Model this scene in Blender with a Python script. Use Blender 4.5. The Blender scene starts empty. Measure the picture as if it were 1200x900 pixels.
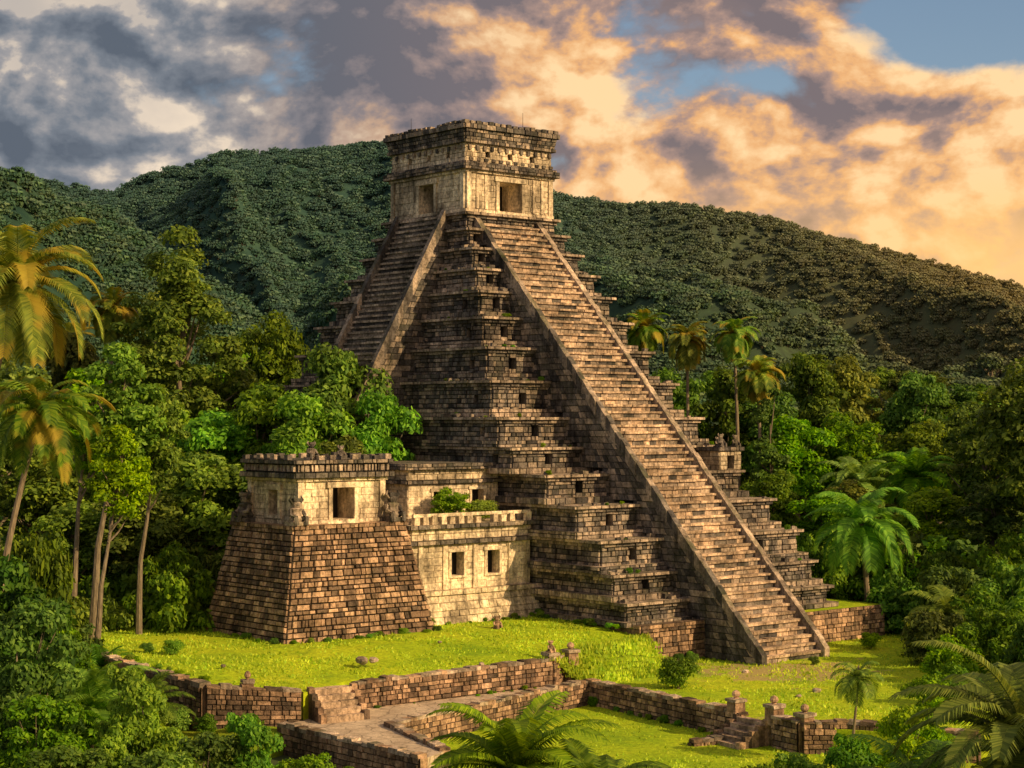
import bpy,bmesh,math,random
import numpy as np
from mathutils import Vector
random.seed(7)
rad=math.radians
sc=bpy.context.scene
V=Vector

# ------------------------------------------------------------------ node helpers
class NT:
    def __init__(s,nt): s.nt=nt
    def new(s,t,**k):
        n=s.nt.nodes.new(t)
        for a,b in k.items(): setattr(n,a,b)
        return n
    def put(s,sock,v):
        if isinstance(v,bpy.types.NodeSocket): s.nt.links.new(v,sock)
        elif v is not None: sock.default_value=v
    def M(s,op,a,b=None,c=None,clamp=False):
        n=s.new('ShaderNodeMath',operation=op,use_clamp=clamp)
        s.put(n.inputs[0],a); s.put(n.inputs[1],b)
        if c is not None: s.put(n.inputs[2],c)
        return n.outputs[0]
    def mix(s,f,a,b,bt='MIX'):
        n=s.new('ShaderNodeMixRGB',blend_type=bt)
        for i,x in enumerate((f,a,b)):
            if isinstance(x,tuple) and len(x)==3: x=x+(1,)
            s.put(n.inputs[i],x)
        return n.outputs[0]
    def noise(s,vec,scale,detail=6,rough=.55,dist=0):
        n=s.new('ShaderNodeTexNoise'); s.put(n.inputs['Vector'],vec)
        n.inputs['Scale'].default_value=scale; n.inputs['Detail'].default_value=detail
        n.inputs['Roughness'].default_value=rough; n.inputs['Distortion'].default_value=dist
        return n.outputs['Fac']
    def ramp(s,f,els):
        n=s.new('ShaderNodeValToRGB'); s.put(n.inputs[0],f)
        cr=n.color_ramp
        while len(cr.elements)<len(els): cr.elements.new(.5)
        for e,(p,c) in zip(cr.elements,els):
            e.position=p; e.color=tuple(c)+(1,) if not isinstance(c,float) else (c,c,c,1)
        return n.outputs[0]
    def rng(s,v,a,b,c=0,d=1,smooth=True):
        n=s.new('ShaderNodeMapRange'); n.interpolation_type='SMOOTHSTEP' if smooth else 'LINEAR'
        s.put(n.inputs[0],v)
        for i,x in enumerate((a,b,c,d)): n.inputs[i+1].default_value=x
        return n.outputs[0]
def new_mat(name):
    m=bpy.data.materials.new(name); m.use_nodes=True
    n=NT(m.node_tree); b=m.node_tree.nodes['Principled BSDF']
    return m,n,b

def stone_mat(name,c1,c2,c3,moss=.5,stain=.5,bump=.5):
    m,n,b=new_mat(name)
    g=n.new('ShaderNodeNewGeometry'); pos=g.outputs['Position']
    isl=g.outputs['Random Per Island']
    col=n.ramp(isl,[(0,c1),(.5,c2),(1,c3)])
    nb=n.noise(pos,.25,4,.6)
    col=n.mix(1,col,n.ramp(nb,[(.32,1-stain),(.6,1.2)]),'MULTIPLY')
    mp=n.new('ShaderNodeMapping'); n.put(mp.inputs[0],pos); mp.inputs['Scale'].default_value=(1,1,.2)
    ns=n.noise(mp.outputs[0],1.3,5,.65)
    col=n.mix(1,col,n.ramp(ns,[(.34,1-stain*.98),(.55,1.14)]),'MULTIPLY')
    nf=n.noise(pos,4,5,.75)
    col=n.mix(1,col,n.ramp(nf,[(.3,.40),(.62,1.4)]),'MULTIPLY')
    sx=n.new('ShaderNodeSeparateXYZ'); n.put(sx.inputs[0],g.outputs['Normal'])
    up=n.rng(sx.outputs[2],.3,.9)
    mo=n.M('MULTIPLY',n.rng(n.noise(pos,.7,4,.6),.46,.6),moss)
    mo2=n.M('MULTIPLY',mo,n.M('ADD',n.M('MULTIPLY',up,.75),.22))
    col=n.mix(mo2,col,(.065,.085,.028))
    n.put(b.inputs['Base Color'],col); b.inputs['Roughness'].default_value=.93
    b.inputs['Specular IOR Level'].default_value=.2
    bp=n.new('ShaderNodeBump'); bp.inputs['Strength'].default_value=bump; bp.inputs['Distance'].default_value=.16
    n.put(bp.inputs['Height'],nf); n.put(b.inputs['Normal'],bp.outputs[0])
    return m
DARK=stone_mat('weathered_dark_stone',(.065,.062,.064),(.18,.16,.145),(.43,.345,.27),.65,.58,.9)
DMOR=stone_mat('dark_joint',(.03,.028,.026),(.03,.028,.026),(.03,.028,.026),.5,.3,.4)
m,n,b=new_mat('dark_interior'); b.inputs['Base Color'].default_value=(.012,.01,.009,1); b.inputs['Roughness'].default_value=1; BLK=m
CREAM=stone_mat('cream_limestone',(.52,.43,.31),(.66,.55,.40),(.76,.65,.48),.15,.62,.5)
CMOR=stone_mat('cream_joint',(.22,.18,.13),(.22,.18,.13),(.22,.18,.13),.2,.4,.3)
RED=stone_mat('rough_brown_stone',(.10,.075,.06),(.28,.185,.125),(.54,.365,.245),.3,.55,.9)
RMOR=stone_mat('brown_joint',(.03,.024,.02),(.03,.024,.02),(.03,.024,.02),.3,.3,.4)
STEP=stone_mat('stair_stone',(.29,.22,.16),(.44,.33,.24),(.62,.465,.335),.1,.55,.8)
LEDGE=stone_mat('ledge_stone',(.22,.185,.155),(.37,.30,.24),(.55,.44,.345),.5,.55,.8)

def grass_mat(name,dirt=0.0,k=1.):
    m,n,b=new_mat(name)
    g=n.new('ShaderNodeNewGeometry'); pos=g.outputs['Position']
    a=n.noise(pos,.16,6,.6); f=n.noise(pos,3,6,.75); h=n.noise(pos,.7,5,.6)
    col=n.ramp(a,[(.32,(.22*k,.38*k,.010)),(.5,(.36*k,.51*k,.013)),(.68,(.50*k,.58*k,.02))])
    col=n.mix(1,col,n.ramp(f,[(.25,.45),(.7,1.35)]),'MULTIPLY')
    col=n.mix(n.rng(h,.5,.7,0,.42),col,(.13,.26,.014))
    if dirt>0:
        sp=n.new('ShaderNodeSeparateXYZ'); n.put(sp.inputs[0],pos)
        dx=n.M('DIVIDE',n.M('SUBTRACT',sp.outputs[0],19.),7.); dy=n.M('DIVIDE',n.M('SUBTRACT',sp.outputs[1],128.),5.5)
        r=n.M('ADD',n.M('MULTIPLY',dx,dx),n.M('MULTIPLY',dy,dy))
        e=n.M('MULTIPLY',n.M('POWER',2.718,n.M('MULTIPLY',r,-1.)),.35)
        d=n.rng(n.M('ADD',n.noise(pos,.45,7,.65),e),.62,.74,0,.8)
        col=n.mix(d,col,(.40,.29,.15))
    n.put(b.inputs['Base Color'],col); b.inputs['Roughness'].default_value=.9; b.inputs['Specular IOR Level'].default_value=.15
    bp=n.new('ShaderNodeBump'); bp.inputs['Strength'].default_value=.7; bp.inputs['Distance'].default_value=.2
    n.put(bp.inputs['Height'],f); n.put(b.inputs['Normal'],bp.outputs[0])
    return m
LAWN=grass_mat('lawn_grass'); LAWND=grass_mat('worn_lawn_grass',1.); LAWNS=grass_mat('slope_grass',0,.6)
MATS=[DARK,DMOR,BLK,CREAM,CMOR,RED,RMOR,STEP,LAWN,LEDGE]
MORT={0:1,3:4,5:6,7:1,9:1}

def haze_tint(n,pos,c,k=1.):  # aerial haze painted into base colour: bluish with distance, golden to the right
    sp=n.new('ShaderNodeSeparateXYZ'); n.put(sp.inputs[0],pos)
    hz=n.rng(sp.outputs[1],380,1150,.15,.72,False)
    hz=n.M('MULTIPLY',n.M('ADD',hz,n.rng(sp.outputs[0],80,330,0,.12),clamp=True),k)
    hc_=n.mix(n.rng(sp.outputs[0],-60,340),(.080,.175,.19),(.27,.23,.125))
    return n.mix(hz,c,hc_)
def leaf_mat(name,cols,trans=.35,yel=None,ylo=.5,hv=1.,far=False):
    m,n,b=new_mat(name)
    g=n.new('ShaderNodeNewGeometry'); oi=n.new('ShaderNodeObjectInfo')
    col=n.ramp(g.outputs['Random Per Island'],[(0,cols[0]),(.5,cols[1]),(1,cols[2])])
    if not far: col=n.mix(1,col,n.ramp(n.noise(g.outputs['Position'],.35,2,.5),[(.3,.6),(.7,1.35)]),'MULTIPLY')
    hs=n.new('ShaderNodeHueSaturation'); n.put(hs.inputs['Color'],col)
    n.put(hs.inputs['Hue'],n.rng(oi.outputs['Random'],0,1,.5-.035*hv,.5+.02*hv,False))
    n.put(hs.inputs['Saturation'],n.rng(n.M('FRACT',n.M('MULTIPLY',oi.outputs['Random'],3.7)),0,1,.88,1.08,False))
    n.put(hs.inputs['Value'],n.M('ADD',n.M('MULTIPLY',n.M('FRACT',n.M('MULTIPLY',oi.outputs['Random'],7.3)),.8),.75))
    col=hs.outputs[0]
    if yel:
        col=n.mix(n.rng(n.noise(g.outputs['Position'],.5,2,.5),ylo,ylo+.12,0,.75),col,yel)
    if far: col=haze_tint(n,g.outputs['Position'],col)  # far leaves carry the painted distance haze
    n.put(b.inputs['Base Color'],col); b.inputs['Roughness'].default_value=.6; b.inputs['Specular IOR Level'].default_value=.2
    if trans>0:
        tr=n.new('ShaderNodeBsdfTranslucent'); n.put(tr.inputs[0],n.mix(1,col,(1.4,1.25,.6),'MULTIPLY'))
        mx=n.new('ShaderNodeMixShader'); mx.inputs[0].default_value=trans
        out=m.node_tree.nodes['Material Output']
        n.put(mx.inputs[1],b.outputs[0]); n.put(mx.inputs[2],tr.outputs[0]); n.put(out.inputs[0],mx.outputs[0])
    return m
LEAF=leaf_mat('broad_leaves',[(.028,.082,.008),(.078,.175,.012),(.16,.285,.02)])
LEAFB=leaf_mat('bright_leaves',[(.045,.13,.008),(.12,.27,.010),(.23,.40,.02)])
LEAFO=leaf_mat('olive_leaves',[(.045,.085,.012),(.10,.165,.018),(.18,.24,.03)])
PLEAF=leaf_mat('palm_leaves',[(.055,.135,.012),(.11,.24,.018),(.20,.34,.03)],.35)
PYEL=leaf_mat('yellowing_palm_leaves',[(.05,.12,.012),(.12,.21,.018),(.20,.28,.03)],.3,(.45,.33,.04))
CAN=leaf_mat('hazed_canopy_leaves',[(.025,.070,.030),(.055,.130,.038),(.12,.20,.045)],.25,far=True)
def bark_mat(name,c1,c2):
    m,n,b=new_mat(name); g=n.new('ShaderNodeNewGeometry')
    mp=n.new('ShaderNodeMapping'); n.put(mp.inputs[0],g.outputs['Position']); mp.inputs['Scale'].default_value=(3,3,.7)
    f=n.noise(mp.outputs[0],2,5,.65); n.put(b.inputs['Base Color'],n.ramp(f,[(.3,c1),(.7,c2)])); b.inputs['Roughness'].default_value=.9
    bp=n.new('ShaderNodeBump'); bp.inputs['Distance'].default_value=.05; n.put(bp.inputs['Height'],f); n.put(b.inputs['Normal'],bp.outputs[0])
    return m
BARK=bark_mat('tree_bark',(.09,.07,.05),(.30,.25,.18)); PBARK=bark_mat('palm_bark',(.12,.095,.065),(.32,.26,.18))

# ------------------------------------------------------------------ mesh builder
class MB:
    def __init__(s): s.v=[];s.f=[];s.m=[]
    def quad(s,a,b,c,d,m=0):
        i=len(s.v); s.v+=[tuple(a),tuple(b),tuple(c),tuple(d)]; s.f.append((i,i+1,i+2,i+3)); s.m.append(m)
    def hexa(s,P,m=0):
        i=len(s.v); s.v+=[tuple(p) for p in P]
        for f in ((0,3,2,1),(4,5,6,7),(0,1,5,4),(1,2,6,5),(2,3,7,6),(3,0,4,7)):
            s.f.append(tuple(i+k for k in f)); s.m.append(m)
    def box(s,x0,x1,y0,y1,z0,z1,m=0,j=0.):
        r=lambda:random.uniform(-j,j) if j else 0
        s.hexa([(x+r(),y+r(),z+r()) for z in (z0,z1) for x,y in ((x0,y0),(x1,y0),(x1,y1),(x0,y1))],m)
    def lathe(s,c,prof,m=0,seg=10,sx=1,sy=1):
        i=len(s.v)
        for r,z in prof:
            for k in range(seg):
                a=2*math.pi*k/seg; s.v.append((c[0]+r*sx*math.cos(a),c[1]+r*sy*math.sin(a),c[2]+z))
        for q in range(len(prof)-1):
            for k in range(seg):
                k2=(k+1)%seg; s.f.append((i+q*seg+k,i+q*seg+k2,i+(q+1)*seg+k2,i+(q+1)*seg+k)); s.m.append(m)
        s.f.append(tuple(i+(len(prof)-1)*seg+k for k in range(seg))); s.m.append(m)
    def tube(s,pts,rs,m=0,seg=6):
        i=len(s.v)
        for q,(p,r) in enumerate(zip(pts,rs)):
            p=V(p); d=(V(pts[min(q+1,len(pts)-1)])-V(pts[max(q-1,0)])).normalized()
            a=d.cross(V((0,1,0)) if abs(d.y)<.9 else V((1,0,0))).normalized(); b=d.cross(a)
            for k in range(seg):
                t=2*math.pi*k/seg; s.v.append(tuple(p+a*(r*math.cos(t))+b*(r*math.sin(t))))
        for q in range(len(pts)-1):
            for k in range(seg):
                k2=(k+1)%seg; s.f.append((i+q*seg+k,i+q*seg+k2,i+(q+1)*seg+k2,i+(q+1)*seg+k)); s.m.append(m)
    def mesh(s,name,mats):
        me=bpy.data.meshes.new(name); me.from_pydata(s.v,[],s.f)
        for k in mats: me.materials.append(k)
        me.polygons.foreach_set('material_index',s.m); me.update(); return me
    def obj(s,name,mats=MATS,loc=(0,0,0),rz=0,parent=None):
        o=bpy.data.objects.new(name,s.mesh(name,mats)); sc.collection.objects.link(o)
        o.location=loc; o.rotation_euler=(0,0,rz)
        if parent: o.parent=parent
        return o
def empty(name,loc=(0,0,0),rz=0):
    e=bpy.data.objects.new(name,None); sc.collection.objects.link(e); e.location=loc; e.rotation_euler=(0,0,rz); return e

def bil(A,B,C,D,s,t): return A*((1-s)*(1-t))+B*(s*(1-t))+C*(s*t)+D*((1-s)*t)
def patch(mb,A,B,C,D,m=0,rh=.5,bl=.9,dep=.12,gap=.045,var=.55,back=True,rj=.18):
    nrm=(B-A).cross(D-A)
    if nrm.length<1e-6: nrm=(B-A).cross(C-A)
    nrm.normalize()
    if back: mb.quad(A,B,C,D,MORT[m])
    H=((D-A).length+(C-B).length)/2; nr=max(1,round(H/rh))
    ts=[0]+[(i+random.uniform(-rj,rj))/nr for i in range(1,nr)]+[1]
    for i in range(nr):
        t0,t1=ts[i],ts[i+1]; tm=(t0+t1)/2
        L=(bil(A,B,C,D,1,tm)-bil(A,B,C,D,0,tm)).length
        if L<.15: continue
        s=0.; gt=min(gap/2/H,(t1-t0)*.2); first=random.uniform(.4,1.2)
        while s<1-1e-6:
            w=bl*(first if first else random.choice((random.uniform(.45,.9),random.uniform(.8,1.9))))/L; first=0
            e=s+w
            if 1-e<.45*bl/L: e=1.
            g0=gap/2/L
            d=dep*random.uniform(1-var,1+var*.6)
            a0,a1=s+g0,e-g0
            if a1>a0:
                js=lambda:random.uniform(-.3,.3)*g0
                c=[bil(A,B,C,D,x,y) for x,y in ((a0+js(),t0+gt),(a1+js(),t0+gt),(a1+js(),t1-gt),(a0+js(),t1-gt))]
                k=len(mb.v); mb.v+=[tuple(p) for p in c]
                ctr=(c[0]+c[1]+c[2]+c[3])/4
                for p in c:
                    q=p+(ctr-p)*random.uniform(.02,.13)+nrm*(d+random.uniform(-.03,.03)*min(1,dep*9)); mb.v.append(tuple(q))
                for f in ((4,5,6,7),(0,1,5,4),(1,2,6,5),(2,3,7,6),(3,0,4,7)):
                    mb.f.append(tuple(k+x for x in f)); mb.m.append(m)
            s=e
def wall(mb,A,B,C,D,ops=(),m=0,frame=None,rec=.7,**k):
    W=(B-A).length; H=((D-A).length)
    if not ops: patch(mb,A,B,C,D,m,**k); return
    nrm=(B-A).cross(D-A).normalized(); P=lambda s,t:bil(A,B,C,D,s,t)
    sub=lambda s0,s1,t0,t1:patch(mb,P(s0,t0),P(s1,t0),P(s1,t1),P(s0,t1),m,**k)
    s=0
    ux=(B-A).normalized(); uz=(D-A).normalized()
    for x0,x1,z0,z1 in sorted(ops):
        a,b_,c,d=x0/W,x1/W,z0/H,z1/H
        if a>s: sub(s,a,0,1)
        if c>0.001: sub(a,b_,0,c)
        if d<.999: sub(a,b_,d,1)
        q=[P(a,c),P(b_,c),P(b_,d),P(a,d)]; dp=k.get('dep',.12)
        f=[p+nrm*dp*.8 for p in q]; r=[p-nrm*rec for p in q]
        for i in range(4): j=(i+1)%4; mb.quad(f[i],f[j],r[j],r[i],m)
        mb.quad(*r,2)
        if frame is not None:
            fw,fd=frame
            def bar(p,lx,lz,dd):
                o=p+nrm*.0; X=ux*lx; Z=uz*lz; Y=nrm*dd
                mb.hexa([o+Y,o+Y+X,o+X,o,o+Y+Z,o+Y+X+Z,o+X+Z,o+Z],m)
            bar(q[0]-ux*fw,fw,z1-z0,dp+fd); bar(q[1],fw,z1-z0,dp+fd)
            bar(q[3]-ux*fw*1.5,(x1-x0)+fw*3,fw*1.2,dp+fd*1.6)
            if c>0.001: bar(q[0]-ux*fw*1.3-uz*fw*.7,(x1-x0)+fw*2.6,fw*.7,dp+fd*1.4)
        s=b_
    if s<1: sub(s,1,0,1)
def ring(mb,rb,rt,z0,z1,ops={},m=0,cap=True,under=False,capm=None,sides='FRBL',**k):
    x0,x1,y0,y1=rb; X0,X1,Y0,Y1=rt
    b=[V((x0,y0,z0)),V((x1,y0,z0)),V((x1,y1,z0)),V((x0,y1,z0))]
    t=[V((X0,Y0,z1)),V((X1,Y0,z1)),V((X1,Y1,z1)),V((X0,Y1,z1))]
    for s,i in (('F',0),('R',1),('B',2),('L',3)):
        if s not in sides: continue
        j=(i+1)%4
        wall(mb,b[i],b[j],t[j],t[i],ops.get(s,()),m,**k)
    e=k.get('dep',.12)*.7
    if cap:
        tt=[t[0]+V((-e,-e,0)),t[1]+V((e,-e,0)),t[2]+V((e,e,0)),t[3]+V((-e,e,0))]
        mb.quad(*[p+V((0,0,-.012)) for p in tt],m=capm if capm is not None else m)
    if under: mb.quad(b[3],b[2],b[1],b[0],m)
def exp_(r,e): return (r[0]-e,r[1]+e,r[2]-e,r[3]+e)
def band(mb,r,e,z0,z1,m,**k): ring(mb,exp_(r,e),exp_(r,e),z0,z1,m=m,under=True,**k)
def merlons(mb,r,z,w,h,t,step,m):
    x0,x1,y0,y1=r
    for a0,a1,fix,ax in ((x0,x1,y0,0),(x0,x1,y1-t,0),(y0+step,y1-step,x0,1),(y0+step,y1-step,x1-t,1)):
        nn=max(1,round((a1-a0)/step))
        for i in range(nn+1):
            c=a0+w/2+(a1-a0-w)*i/nn; hh=h*random.uniform(.75,1.1)
            if random.random()<.06: continue
            if ax==0: mb.box(c-w/2,c+w/2,fix+.003,fix+t-.003,z-.02,z+hh,m,.03)
            else: mb.box(fix+.003,fix+t-.003,c-w/2,c+w/2,z-.02,z+hh,m,.03)
def idol(mb,c,h,m=0,face=(0,-1)):
    x,y,z=c; s=h
    mb.box(x-.3*s,x+.3*s,y-.3*s,y+.3*s,z,z+.14*s,m,.01)
    mb.lathe((x,y,z+.14*s),[(.26*s,0),(.29*s,.08*s),(.22*s,.2*s),(.2*s,.34*s),(.25*s,.44*s),(.12*s,.5*s)],m,10,1,.85)
    mb.lathe((x,y,z+.6*s),[(.08*s,0),(.15*s,.05*s),(.17*s,.14*s),(.15*s,.22*s),(.05*s,.27*s)],m,10)
    fx,fy=face; px,py=-fy,fx
    for sg in (-1,1):
        mb.tube([(x+px*sg*.24*s,y+py*sg*.24*s,z+.54*s),(x+px*sg*.3*s+fx*.1*s,y+py*sg*.3*s+fy*.1*s,z+.36*s),(x+px*sg*.14*s+fx*.3*s,y+py*sg*.14*s+fy*.3*s,z+.3*s)],[.08*s,.07*s,.055*s],m)
        mb.tube([(x+px*sg*.14*s,y+py*sg*.14*s,z+.2*s),(x+px*sg*.22*s+fx*.34*s,y+py*sg*.22*s+fy*.34*s,z+.26*s),(x+px*sg*.2*s+fx*.36*s,y+py*sg*.2*s+fy*.36*s,z+.02*s)],[.11*s,.09*s,.08*s],m)
        mb.tube([(x+px*sg*.15*s,y+py*sg*.15*s,z+.78*s),(x+px*sg*.26*s,y+py*sg*.26*s,z+.9*s),(x+px*sg*.2*s,y+py*sg*.2*s,z+1.02*s)],[.07*s,.06*s,.02*s],m)
    mb.box(x+fx*.13*s-.04*s,x+fx*.13*s+.04*s,y+fy*.13*s-.04*s,y+fy*.13*s+.08*s,z+.7*s,z+.78*s,m)
    mb.box(x-.17*s,x+.17*s,y-.12*s,y+.12*s,z+.84*s,z+.95*s,m,.02)

RZ=rad(40); OX,OY=-.2,159.3
def L2W(u,n): return (OX+.766*u+.643*n, OY+.643*u-.766*n)

# ------------------------------------------------------------------ PYRAMID
pyr=empty('stepped_pyramid_temple',(OX,OY,0),RZ)
zt=[36.0,34.5,32.7,30.8,28.8,26.5,23.9,21.1,18.1,15.7,13.6,11.3,8.8,6.35,4.35,2.6]
nf=[.45,1.3,2.6,3.9,5.2,6.7,8.4,10.3,12.5,14.2,17.3,20.8,23.4,24.8,26.2]
ul=[5.3,5.8,6.3,7.0,7.7,8.5,9.5,10.6,11.7,11.75,10.8,10.8,10.8,10.8,10.8]
ur=[5.3,5.8,6.3,7.0,7.7,8.5,9.5,10.6,11.5,11.6,11.4,11.5,11.9,12.1,12.4]
SL,SR=-4.3,3.25
mb=MB()
for i in range(len(nf)):
    z1,z0=zt[i],zt[i+1]; h=z1-z0
    r=(-ul[i]+.35,ur[i]-.35,-nf[i]+.3,11+min(nf[i],16)*1.0)
    hc=.42
    W=ul[i]+ur[i]-.7
    ops=[]; lops=[]
    if i>=1 and i<14:
        cl=(ul[i]-4.3)*.5 if i>2 else .75
        zz=h*.36
        ops=[(cl-.36,cl+.36,zz,zz+.85)]
        cr=W-(ur[i]-3.25)*.5
        ops.append((cr-.36,cr+.36,zz,zz+.85))
        LW=r[3]-r[2]+.16
        if 3<i<10: lops=[(LW-2.2,LW-1.6,zz,zz+.7)]
    ring(mb,exp_(r,.08),r,z0,z1-hc,ops={'F':ops,'L':lops},m=0,cap=False,rh=.38,bl=.62,dep=.14,gap=.055,rec=.5)
    r2=exp_(r,.5); ring(mb,r2,r2,z1-hc*.62,z1,m=9,under=True,rh=.3,bl=1.0,dep=.1,gap=.04,capm=9)
    r2=exp_(r,.24); ring(mb,r2,r2,z1-hc-.12,z1-hc*.62-.003,m=0,under=True,cap=False,rh=.3,bl=.8,dep=.1,gap=.04)
    if i>1:
        e3=.74 if i>4 else .55
        r3=exp_(r,e3); ring(mb,r3,r3,z0-.02,z0+h*.22,m=9 if i%2 else 0,rh=.36,bl=.7,dep=.1,gap=.05,capm=9)
for i in range(2,len(nf)):
    for k in range(20):
        s=random.uniform(.1,.3)
        if random.random()<.5:
            x=random.uniform(-ul[i],ur[i]); y=-nf[i]+random.uniform(.0,.8)
        else: x=-ul[i]+random.uniform(0,.5); y=random.uniform(-nf[i],8)
        mb.box(x-s,x+s,y-s*.7,y+s*.7,zt[i]-.05,zt[i]+s*random.uniform(.5,1.2),0,.06)
mb.obj('tiers',parent=pyr)
mb=MB()
ring(mb,(-10.95,17.2,-27.9,22),(-10.85,17.1,-27.8,22),-.1,2.59,m=5,capm=8,rh=.36,bl=.6,dep=.12)
ring(mb,(-10.9,-4.4,-27.95,-27.2),(-10.9,-4.4,-27.95,-27.2),2.3,2.85,m=5,rh=.3,bl=.9)
mb.obj('terrace',parent=pyr)
NS=64; TOPZ=zt[0]*.972; rise=TOPZ/NS; run=33./NS
mb=MB()
for k in range(NS):
    nfk=33.5-k*run; zz=(k+1)*rise
    mb.box(SL+.5,SR-.5,-nfk+.2,-nfk+run+.5,zz-rise-.12,zz-.2,1)
    x=SL+.5
    while x<SR-.5-.01:
        w=random.uniform(.5,1.5); e=min(x+w,SR-.5)
        if SR-.5-e<.4: e=SR-.5
        dz=random.uniform(-.04,.02); dy=random.uniform(-.05,.05)
        mb.box(x+.01,e-.01,-nfk+dy,-nfk+run+.35,zz-.2,zz+dz,7,.02)
        mb.box(x+.02,e-.02,-nfk+.16+dy*.5,-nfk+.4,zz-rise-.05,zz-.21,random.choice((9,0,0,7)),.012)
        x=e
for (a,b_) in ((SL,SL+.55),(SR-.55,SR)):
    NB=58
    for k in range(NB):
        t0=k/NB;t1=(k+1)/NB
        n0=33.75-33.4*t0; n1=33.75-33.4*t1+.03; z0=TOPZ*t0; z1=TOPZ*t1
        o=.66+random.uniform(-.06,.07); j=random.uniform(-.05,.05)
        mb.hexa([(a+j,-n0,z0-.5),(b_+j,-n0,z0-.5),(b_+j,-n1,z1-.5),(a+j,-n1,z1-.5),
                 (a+j,-n0,z0+o),(b_+j,-n0,z0+o),(b_+j,-n1,z1+o),(a+j,-n1,z1+o)],9 if a>0 else 0)
def nst(z): return 33.45-33.*z/TOPZ
def nti(z):
    for i in range(len(nf)):
        if z>=zt[i+1]: return nf[i]
    return 26.
for z in np.arange(0,34.5,.5):
    z=float(z); z1=z+.5; nb=nti(z)-.6 if z>2.6 else 27.
    for xs,sg in ((SL+.06,-1),(SR-.06,1)):
        P=[V((xs,-nb,z)),V((xs,-nst(z),z)),V((xs,-nst(z1),z1)),V((xs,-nb,z1))]
        if nst(z1)<nb+.2: continue
        if sg>0: P=[P[1],P[0],P[3],P[2]]
        patch(mb,*P,m=0,rh=.5,bl=.7,dep=.07,gap=.05)
mb.obj('main_stairway',parent=pyr)
mb=MB(); a0,a1=2.2,8.6
LS=52
def nl(z): return 5.5+ (35.8-z)*.56
for k in range(LS):
    z=35.8-k*.486; ux=-(nl(z)+.3)
    mb.box(ux+.16,ux+2.4,a0,a1,z-.6,z-.16,0)
    y=a0
    while y<a1-.01:
        e=min(y+random.uniform(.6,1.6),a1)
        if a1-e<.3:e=a1
        mb.box(ux+random.uniform(-.04,.04),ux+2.4,y+.01,e-.01,z-.18,z+random.uniform(-.03,.02),9,.015); y=e
for ya in (a0-.5,a1):
    z0=35.8;z1=35.8-LS*.486
    for k in range(28):
        za=z0+(z1-z0)*k/28; zb=z0+(z1-z0)*(k+1)/28
        xa=-(nl(za)+.45); xb=-(nl(zb)+.45)
        mb.hexa([(xb,ya,zb-1),(xb,ya+.5,zb-1),(xa,ya+.5,za-1),(xa,ya,za-1),(xb,ya,zb+.5),(xb,ya+.5,zb+.5),(xa,ya+.5,za+.5),(xa,ya,za+.5)],0)
for z in np.arange(35.8-LS*.486,35,.5):
    z=float(z)
    ii=next((i for i in range(len(nf)) if z>=zt[i+1]),10)
    P=[V((-ul[ii]+1.,a0-.42,z)),V((-nl(z)-.3,a0-.42,z)),V((-nl(z+.5)-.3,a0-.42,z+.5)),V((-ul[ii]+1.,a0-.42,z+.5))]
    P=[P[1],P[0],P[3],P[2]]
    if (P[1]-P[0]).length>.3: patch(mb,*P,m=0,rh=.5,bl=.9,dep=.06)
mb.obj('side_stairway',parent=pyr)
# temple
mb=MB()
T=(-5,5,0.02,11)
ring(mb,exp_(T,.12),exp_(T,.12),36,36.35,m=3,rh=.35,bl=1.2,dep=.06)
ring(mb,T,T,36,39.5,ops={'F':[(3.7,6.3,.3,2.95)],'L':[(4.4,6.6,.3,2.9)]},m=3,cap=False,frame=(.35,.12),rec=2.6,rh=.5,bl=1.05,dep=.05,gap=.02)
for xx in (-4.98,4.5): mb.box(xx,xx+.48,-.16,.1,36.3,39.5,3,.01)
for yy in (.1,10.4): mb.box(-5.16,-4.9,yy,yy+.5,36.3,39.5,3,.01)
for xx in (-3.9,-2.9,2.6,3.6): mb.box(xx,xx+.3,-.12,.0,36.4,39.4,3,.01)
band(mb,T,.18,39.5,39.75,3,rh=.25,bl=1,dep=.06,gap=.03)
band(mb,T,.5,39.75,40.3,0,rh=.28,bl=.6,dep=.1,gap=.04)
band(mb,T,.3,40.3,40.5,0,rh=.2,bl=.5,dep=.06)
ring(mb,exp_(T,-.02),exp_(T,-.1),40.5,42.1,m=3,cap=False,rh=.4,bl=.7,dep=.06,gap=.03,ops={'F':[(2.2,2.7,.5,1.0),(4.8,5.3,.5,1.0),(7.4,7.9,.5,1.0)],'L':[(2.6,3.1,.5,1.0),(5.4,5.9,.5,1.0),(8.2,8.7,.5,1.0)]},rec=.3)
for k in range(12):
    xx=-4.7+k*.84; mb.box(xx,xx+.3,-.12,.1,41.55,41.95,0,.02); mb.box(xx+.1,xx+.5,-.1,.1,40.6,40.85,0,.02)
    mb.box(-5.12,-4.9,.5+k*.86,.8+k*.86,41.55,41.95,0,.02)
band(mb,T,.25,42.1,42.4,0,rh=.3,bl=.5,dep=.08)
ring(mb,exp_(T,.12),exp_(T,.3),42.4,43.3,m=0,cap=False,rh=.3,bl=.45,dep=.13)
band(mb,T,.5,43.3,43.75,0,rh=.45,bl=.7,dep=.1)
merlons(mb,exp_(T,.42),43.72,.5,.34,.5,.72,0)
for x,y,h in ((-4.6,8.5,1.6),(2.8,1.5,2.),(4.,6,1.4)): mb.tube([(x,y,43.7),(x,y,43.7+h)],[.03,.015],2)
mb.obj('temple',parent=pyr)
mb=MB(); S=(9.0,11.6,-17.0,-14.6)
ring(mb,S,S,13.6,15.2,m=3,ops={'F':[(.9,1.7,.1,1.2)]},rh=.4,bl=.7,dep=.06,rec=.6)
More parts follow.
